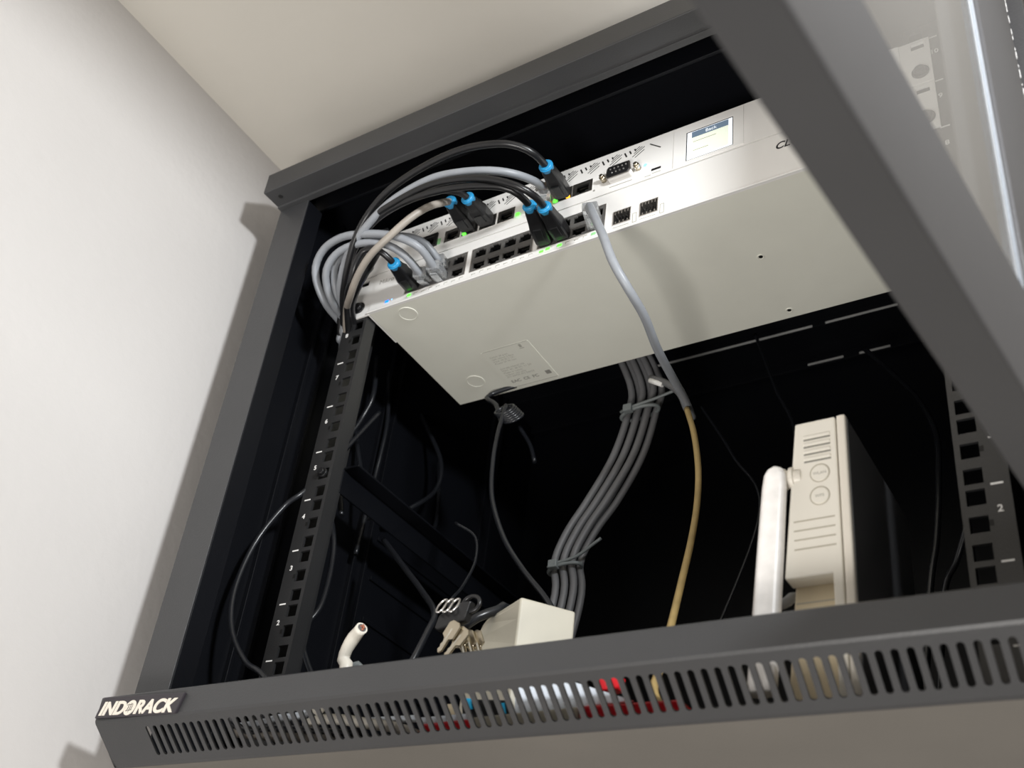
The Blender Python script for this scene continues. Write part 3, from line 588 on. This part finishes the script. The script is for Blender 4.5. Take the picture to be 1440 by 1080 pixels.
for px_, lab, (ex, ez), w_ in (((-48.5, 166.0, 319.1), 'pale zip tie around the top of the rear cable bundle', (22, 6), 17), ((-101.0, 154.0, 172.6), 'pale zip tie around the bottom of the rear cable bundle', (20, 14), 14)):
    c0 = Vector(px_)+Vector((0, 3, 0)); zt = thing('zip_tie', c0, lab, 'zip tie')
    MB().tube([c0+Vector((w_*math.cos(a), 8*math.sin(a), 2*math.cos(a))) for a in [2*math.pi*k/28 for k in range(28)]], 1.7, 8, closed=True).build('band', 'tie', zt)
    MB().tube(spline([c0+Vector((-w_+2, -7, 0)), c0+Vector((0, -9, 2)), c0+Vector((w_, -8, 5)), c0+Vector((w_+ex, -6, 5+ez))]), 1.3, 8).build('tail', 'tie', zt)
    MB().box(c0.x-w_*.4-4, c0.x-w_*.4+4, c0.y-12, c0.y-6, c0.z-3, c0.z+4).build('head', 'tie', zt, bevel=.8)
q = cable('short dusty grey cable end with white tip curving over the bundle top', [(-30.7, 150.0, 337.6), (-15.4, 146.0, 326.1), (-0.5, 142.0, 309.1), (7.7, 140.0, 289.4)], 3.0, 'cback')
MB().cyl(Vector((-29.2, 146.0, 332.2)), Vector((-17.3, 146.0, 324.4)), 2.2).build('paper_tag', 'print', q)
cable('ochre yellow cable hanging from the zip tie to the cabinet floor', [(12.2, 130.0, 281.6), (24.1, 118.0, 247.6), (36.2, 100.0, 202.5), (42.4, 85.0, 163.4), (47.8, 65.0, 124.2), (53.2, 40.0, 80.4), (61.2, 10.0, 36.6), (68.0, -16.0, 0.1), (74.0, -34.0, -21.5), (90,-44,-44)], 2.3, 'yellow')
cable('thin black wire slanting down behind the white modem', [(19.3, 260.0, 450.4), (44.2, 240.0, 367.9), (67.0, 220.0, 297.4), (60,200,200)], 1.5, 'cthin')
cable('faint thin wire slanting down left of the antenna', [(-25.1, 240.0, 367.4), (9.4, 230.0, 299.6), (36.3, 220.0, 232.9), (0,200,100)], 1.2, 'cthin')
cable('black cord running from the roof down the rear right', [(106.5, 300.0, 435.2), (128.8, 290.0, 397.3), (153.9, 270.0, 346.3), (172.8, 230.0, 280.9), (176.6, 200.0, 218.0), (175.1, 180.0, 161.5), (169.8, 170.0, 119.0), (160,160,20)], 2.3, 'cthin')
cable('black cord slanting down beside the right rail', [(205.8, 120.0, 134.7), (195.4, 130.0, 116.8), (184.4, 140.0, 101.2), (175,140,30)], 2.0, 'cthin')
# ================================================================== things on the cabinet floor
# white stub cable
wc = thing('cable_stub', (-124.6, -52.0, 7.7), 'thick cream cable stub with a cut copper end sticking up over the bottom beam', 'cable')
pp = spline([(-142, -50, -20), (-120.5, -54.0, 1.9), (-124.2, -54.0, 10.1), (-121.3, -56.0, 16.4), (-115.6, -58.0, 22.3), (-107.3, -62.0, 25.6)], 3)
MB().tube(pp, [3.9+.25*math.sin(i*1.3) for i in range(len(pp))], 16).build('jacket', 'white_cable', wc)
dv = (pp[-1]-pp[-2]).normalized()
MB().cyl(pp[-1]-dv*.5, pp[-1]+dv*.15, 2.7).build('core', 'portgrey', wc); cr = MB()
for a in range(5): cr.cyl(pp[-1]+Vector((1.3*math.cos(a*1.26), 0, 1.3*math.sin(a*1.26))), pp[-1]+dv*.9+Vector((1.3*math.cos(a*1.26), 0, 1.3*math.sin(a*1.26))), .75, n=8)
cr.build('copper_strands', 'copper', wc)
MB().tube(spline([(-150, -48, -18), (-125.1, -46.0, 8.8), (-119.2, -42.0, 8.9), (-118, -40, 4)]), 2.4).build('drain_foil', 'tie', wc)
# ivory adapter box
K = Vector((-19.9, -25.0, 51.2)); Kr = Vector((2.2, 2.9, 51.2)); Kl = Vector((-47.0, -9.6, 51.2))
ab = thing('adapter_box', (K.x, K.y+20, -46), 'ivory angular plastic box with one corner towards the viewer, beside the keys', 'box')
kl2 = Kl+(Kl-K)*.35; kb = Kr+(Kl-K)*1.5
ar = [K, Kr, kb, kl2+Vector((6, 22, 0)), kl2+Vector((-4, 10, 0)), kl2]
lay = []
for z, f in ((K.z, 0), (K.z-4, .25), (K.z-14, .6), (K.z-30, .95), (-46, 1.05)):
    lay.append([Vector((q.x-(13*f if i >= 3 else 0), q.y, z)) for i, q in enumerate(ar)])
mb = MB().loft(lay); mb.build('shell', 'adapter', ab, bevel=1.4, seg=3)
mb = MB(); e1 = (Kr-K).normalized(); nn = Vector((e1.y, -e1.x, 0))
for q in range(4):
    z = -38+q*5.2; a_ = K+e1*6; b_ = K+e1*30; mb.add([(a_.x+nn.x*.3, a_.y+nn.y*.3, z), (b_.x+nn.x*.3, b_.y+nn.y*.3, z), (b_.x+nn.x*.3, b_.y+nn.y*.3, z+1.6), (a_.x+nn.x*.3, a_.y+nn.y*.3, z+1.6)], [(0, 1, 2, 3)])
mb.build('vent_lines', 'groove', ab, solid=.2)
cable('black lead draped over the left shoulder of the ivory box', [(-62.6, -20.0, 39.0), (-54.4, -18.0, 45.5), (-47.2, -8.0, 53.9), (-46.5, 0.0, 58.9), (-60, 30, 50)], 3.0, 'cthin')
# keys
def P3(x, y, z): return Vector((x, y, z))
ky = thing('key_bunch', (-51.6, -46.0, 12.6), 'bunch of brass keys on a black fob with steel rings, left of the ivory box', 'keys')
c0 = Vector((-49.0, -48.0, 29.4))
fb = MB(); fb.loft([rrect(c0+Vector((dx, 0, dz)), Vector((0, 1, 0)), Vector((.25, 0, 1)).normalized(), 6, h, 1.5) for dx, dz, h in ((-11, -1, 9), (-8, 0, 13), (4, 3, 15), (10, 4, 12))])
FB = fb.build('fob', 'black', ky, bevel=.8, seg=3)
MB().tube([c0+Vector((10+6*math.cos(a), 0, 9+5*math.sin(a))) for a in [2*math.pi*k/20 for k in range(20)]], 1.3, 8, closed=True).build('fob_loop', 'black', ky)
for q in range(3):
    c1 = c0+Vector((-9+q*4.6, -3, 9-q*.4)); MB().tube([c1+Vector((2.6*math.cos(a), 5*math.sin(a)*.6, 5.6*math.sin(a))) for a in [2*math.pi*k/20 for k in range(20)]], .7, 8, closed=True).build('key_ring', 'steel', ky)
def key(cx, cz, y, ang_, L):
    m4 = T(cx, y, cz) @ Matrix.Rotation(ang_, 4, 'Y'); kb_ = MB()
    kb_.extrude([(-4.5, 0, 0), (-4.5, 0, 8), (-2.5, 0, 10), (2.5, 0, 10), (4.5, 0, 8), (4.5, 0, 0), (1.8, 0, -1.5), (1.8, 0, -L), (0, 0, -L-2), (-1.8, 0, -L), (-1.1, 0, -L*.8), (-1.8, 0, -L*.65), (-1.1, 0, -L*.45), (-1.8, 0, -1.5)], (0, 1.6, 0), m4)
    kb_.build('key', 'brass', ky, bevel=.3)
    g = MB(); g.box(-.5, .5, -.12, .02, -L+1, 5, m4); g.build('key_groove', 'groove', ky)
k0 = Vector((-48.3, -54.0, 18.5)); key(k0.x, k0.z-2, k0.y, math.radians(30), 9)
k0 = Vector((-43.6, -52.0, 15.3)); key(k0.x, k0.z-2, k0.y, math.radians(38), 9)
k0 = Vector((-40.4, -46.0, 14.4))
for q in range(3): key(k0.x-3+q*4.2, k0.z, k0.y+q*2, math.radians(-24), 12)
# white modem
mx0, mx1, my = 154.6, 175.2, -40
md = thing('modem', (165, 20, -46), 'cream upright modem with vents, two round buttons and a flat antenna', 'modem')
ztop = (166.2, -40.0, 122.4)[2]; zn = (151.9, -40.0, 30.0)[2]
fc = MB(); fc.panel(mx0, mx1, -46, ztop, my, my+12, [(mx0-1, mx0+15.5, -47, zn)]); flare(fc, mx0+2, ztop, .085); fc.build('front_cover', 'cream', md, bevel=1.2, seg=3)
flare(MB().box(mx0+.4, mx1, my+12, my+118, -46, ztop-.5), mx0+2, ztop, .085).build('body', 'beigebox', md, bevel=1.0)
lid = MB(); lid.box(mx1+.8, mx1+5.6, my-1.0, my+118, -46, ztop-.2); lid.build('side_lid', 'cream2', md, bevel=1.2, seg=3)
MB().box(mx1+5.6, mx1+6.0, my+2.0, my+117, -46, ztop-2).build('shaded_lid_side', 'lidshade', md, label='side of the lid, its shade painted dark grey')  # thin dark sheet painting the shade on the lid's outer face
sg = MB()
for q in range(4): sg.box(mx0+3.4, mx1-3.0, my-.1, my+.2, ztop-12.4-q*4.6, ztop-11.3-q*4.6)
sg.build('vent_shadow_slots', 'tick', md)
sg = MB()
for q in range(4): sg.box(mx0+3.4, mx1-3.0, my-.8, my, ztop-11.3-q*4.6, ztop-9.4-q*4.6)
sg.build('vent_ribs', 'cream', md, bevel=.4)
sg = MB()
for q in range(4): sg.box(mx0-3.2, mx1-2.6, my-.12, my+.2, zn+15+q*5.4, zn+15.8+q*5.4)
sg.build('lower_grooves', 'groove', md)
sg = MB()
for q in range(5): sg.box(mx0-7, mx0+14.5, my+11.7, my+12.2, zn-9-q*5, zn-8.3-q*5)
sg.build('recess_grooves', 'groove', md)
for q, tx in (((166.0, -40.0, 88.6), 'WLAN'), ((165.5, -40.0, 74.9), 'WPS')):
    q = Vector(q); bt = MB(); bt.tube([q+Vector((5.0*math.cos(a), -.05, 5.4*math.sin(a))) for a in [2*math.pi*k/32 for k in range(32)]], .28, 6, closed=True)
    B_ = bt.build('button_ring', 'groove', md); MB().cyl(q+Vector((0, -.5, 0)), q+Vector((0, .3, 0)), 4.6, n=32).build('button', 'cream', md, bevel=.2)
    text('lettering', tx, 2.4, T(q.x, my-.55, q.z-.9) @ FRONT, 'tick2', B_, ext=.03, align='CENTER')
at = Vector((143.9, -44.0, 89.8)); abt = Vector((138.1, -44.0, 9.1))
an = MB(); secs = []
for k, w_, d_ in ((0, 6, 5), (.02, 9, 7), (.06, 11.2, 8.5), (.15, 12.2, 9), (.6, 12.8, 9.6), (1.55, 13.6, 10)):
    c1 = at.lerp(Vector((abt.x-.0, abt.y, abt.z)), k)+Vector((0, 0, 4)); secs.append(rrect(c1, Vector((1, 0, 0)), Vector((0, 1, 0)), w_, d_, 3.4, 4))
an.loft(secs); AN = an.build('antenna', 'dusty', md, bevel=.5, label='flat white swivel antenna')
h0 = Vector((143.7, -38.0, 89.8)); MB().cyl(h0, (mx0+.6, h0.y+2, h0.z), 4.6, 5.4).cyl(h0+Vector((2, 0, 0)), h0+Vector((4, 0, 0)), 5.8).cyl(h0+Vector((6, 1, 0)), h0+Vector((8.4, 1, 0)), 6.4).build('hinge', 'cream2', AN, bevel=.4)
cable('pale grey cable end between the antenna and the modem base', [(135.8, -20.0, 25.9), (139.7, -18.0, 28.7), (142.3, -10.0, 34.5), (150, 10, 30)], 2.8, 'cgrey')
lt = MB()
for q in range(4): lt.box(mx1+6.0, mx1+6.15, my+62+q*9, my+64+q*9, 20-q*1, 22.6-q*1)
lt.build('status_lights', 'tick2', md)
# objects lying on the cabinet floor, glimpsed through the beam slots
def slab(pts, depth=12): return MB().extrude([(x, y, max(z, -46.6)) for x, y, z in pts], (0, depth, 0))
bx = thing('red_box', (70, -40, -46), 'red plastic box behind the beam slots right of centre, under the card', 'box')
slab([(37.4, -47.0, -29.8), (95.0, -47.0, -31.0), (95.6, -47.0, -51.9), (39.3, -47.0, -51.9)], 16).build('shell', 'red', bx, bevel=1.5)
slab([(37.2, -30.0, -7.3), (51.7, -30.0, -7.1), (50.5, -30.0, -15.0), (39.6, -30.0, -15.6)], 8).build('lid', 'red', bx, bevel=1)
bx = tag(slab([(-63.0, -47.0, -31.9), (-31.7, -47.0, -31.4), (-23.4, -47.0, -51.8), (-56.6, -47.0, -53.1)], 14).build('red_block', 'red', bevel=1.5), 'small red block behind the slots left of the ribbed adapter', 'block')
tag(slab([(-8.3, -42.0, 3.8), (13.7, -40.0, -7.3), (66.1, -42.0, -27.7), (-2.9, -44.0, -30.1)], 1.2).build('paper_card', 'paper'), 'pale blue-white card standing behind the centre slots', 'card')
pl = thing('power_adapter', (-8, -44, -46), 'pale ribbed adapter lying below the card behind the centre slots', 'adapter')
slab([(-28.5, -47.0, -30.8), (37.0, -47.0, -30.2), (38.8, -47.0, -51.1), (-25.0, -47.0, -53.3)], 14).build('shell', 'adapter', pl, bevel=1.2)
for q in range(3):
    MB().box(-8, 22, -47.6, -46.8, -45+q*2.7, -43.8+q*2.7).build('rib', 'groove', pl)
dk = thing('dark_module', (-30, -40, -20), 'dark module with cyan patches behind the slots below the keys', 'module')
slab([(-40.0, -44.0, -18.0), (-9.4, -44.0, -21.5), (-7.3, -44.0, -30.5), (-37.2, -44.0, -29.4)], 8).build('shell', 'black', dk, bevel=.8)
slab([(-37.3, -45.0, -18.6), (-33.0, -45.0, -19.0), (-30.6, -45.0, -25.0), (-34.3, -45.0, -25.5)], 1).build('cyan_patch', 'cyan', dk)
slab([(-13.1, -45.0, -23.6), (-9.9, -45.0, -23.5), (-8.2, -45.0, -29.6), (-10.9, -45.0, -30.2)], 1).build('cyan_patch', 'cyan', dk)
slab([(-50.0, -45.0, -20.9), (-42.7, -45.0, -21.1), (-40.4, -45.0, -29.1), (-46.1, -45.0, -29.5)], 4).build('grey_tab', 'beigebox', dk, bevel=.4)
tag(slab([(-67.4, -46.0, -27.8), (-33.8, -46.0, -28.0), (-32.7, -46.0, -31.7), (-65.6, -46.0, -32.1)], 6).build('white_clip', 'paper', bevel=.6), 'narrow white clip above the small red block', 'clip')
tag(slab([(-106.3, -46.0, -24.8), (-67.7, -46.0, -26.1), (-66.7, -46.0, -29.1), (-104.9, -46.0, -26.2)], 5).build('pale_strip', 'paper', bevel=.4), 'thin pale strip left of the small red block behind the slots', 'strip')
wl = cable('white cord lying behind the left-centre slots below the pale strip', [(-153.1, -44.0, -25.4), (-142.7, -45.0, -22.9), (-123.6, -46.0, -24.8), (-101.1, -46.0, -29.1), (-79.5, -46.0, -33.2), (-66.3, -42.0, -37.7)], 3.2, 'white_cable')
cable('grey cord lying lowest behind the left slots', [(-212.9, -44.0, -25.7), (-191.3, -46.0, -29.7), (-169.8, -46.0, -32.1), (-149.0, -46.0, -34.4), (-130.5, -46.0, -36.5), (-122.8, -42.0, -40.8)], 2.9, 'cbeige')
cable('grey cord lying above the lowest one behind the left slots', [(-215.3, -40.0, -20.3), (-192.6, -44.0, -21.5), (-177.1, -44.0, -19.0), (-165.4, -42.0, -18.3), (-155.4, -38.0, -13.9)], 2.6, 'cgrey')
cable('dark cord crossing the grey cords behind the left slots', [(-222.7, -44.0, -15.5), (-197.1, -47.0, -27.9), (-178.5, -48.0, -26.8), (-154.4, -48.0, -29.4), (-127.2, -46.0, -32.4), (-108.5, -42.0, -33.1)], 2.3, 'cthin')

for o in D.objects:
    if '_o' in o: del o['_o']
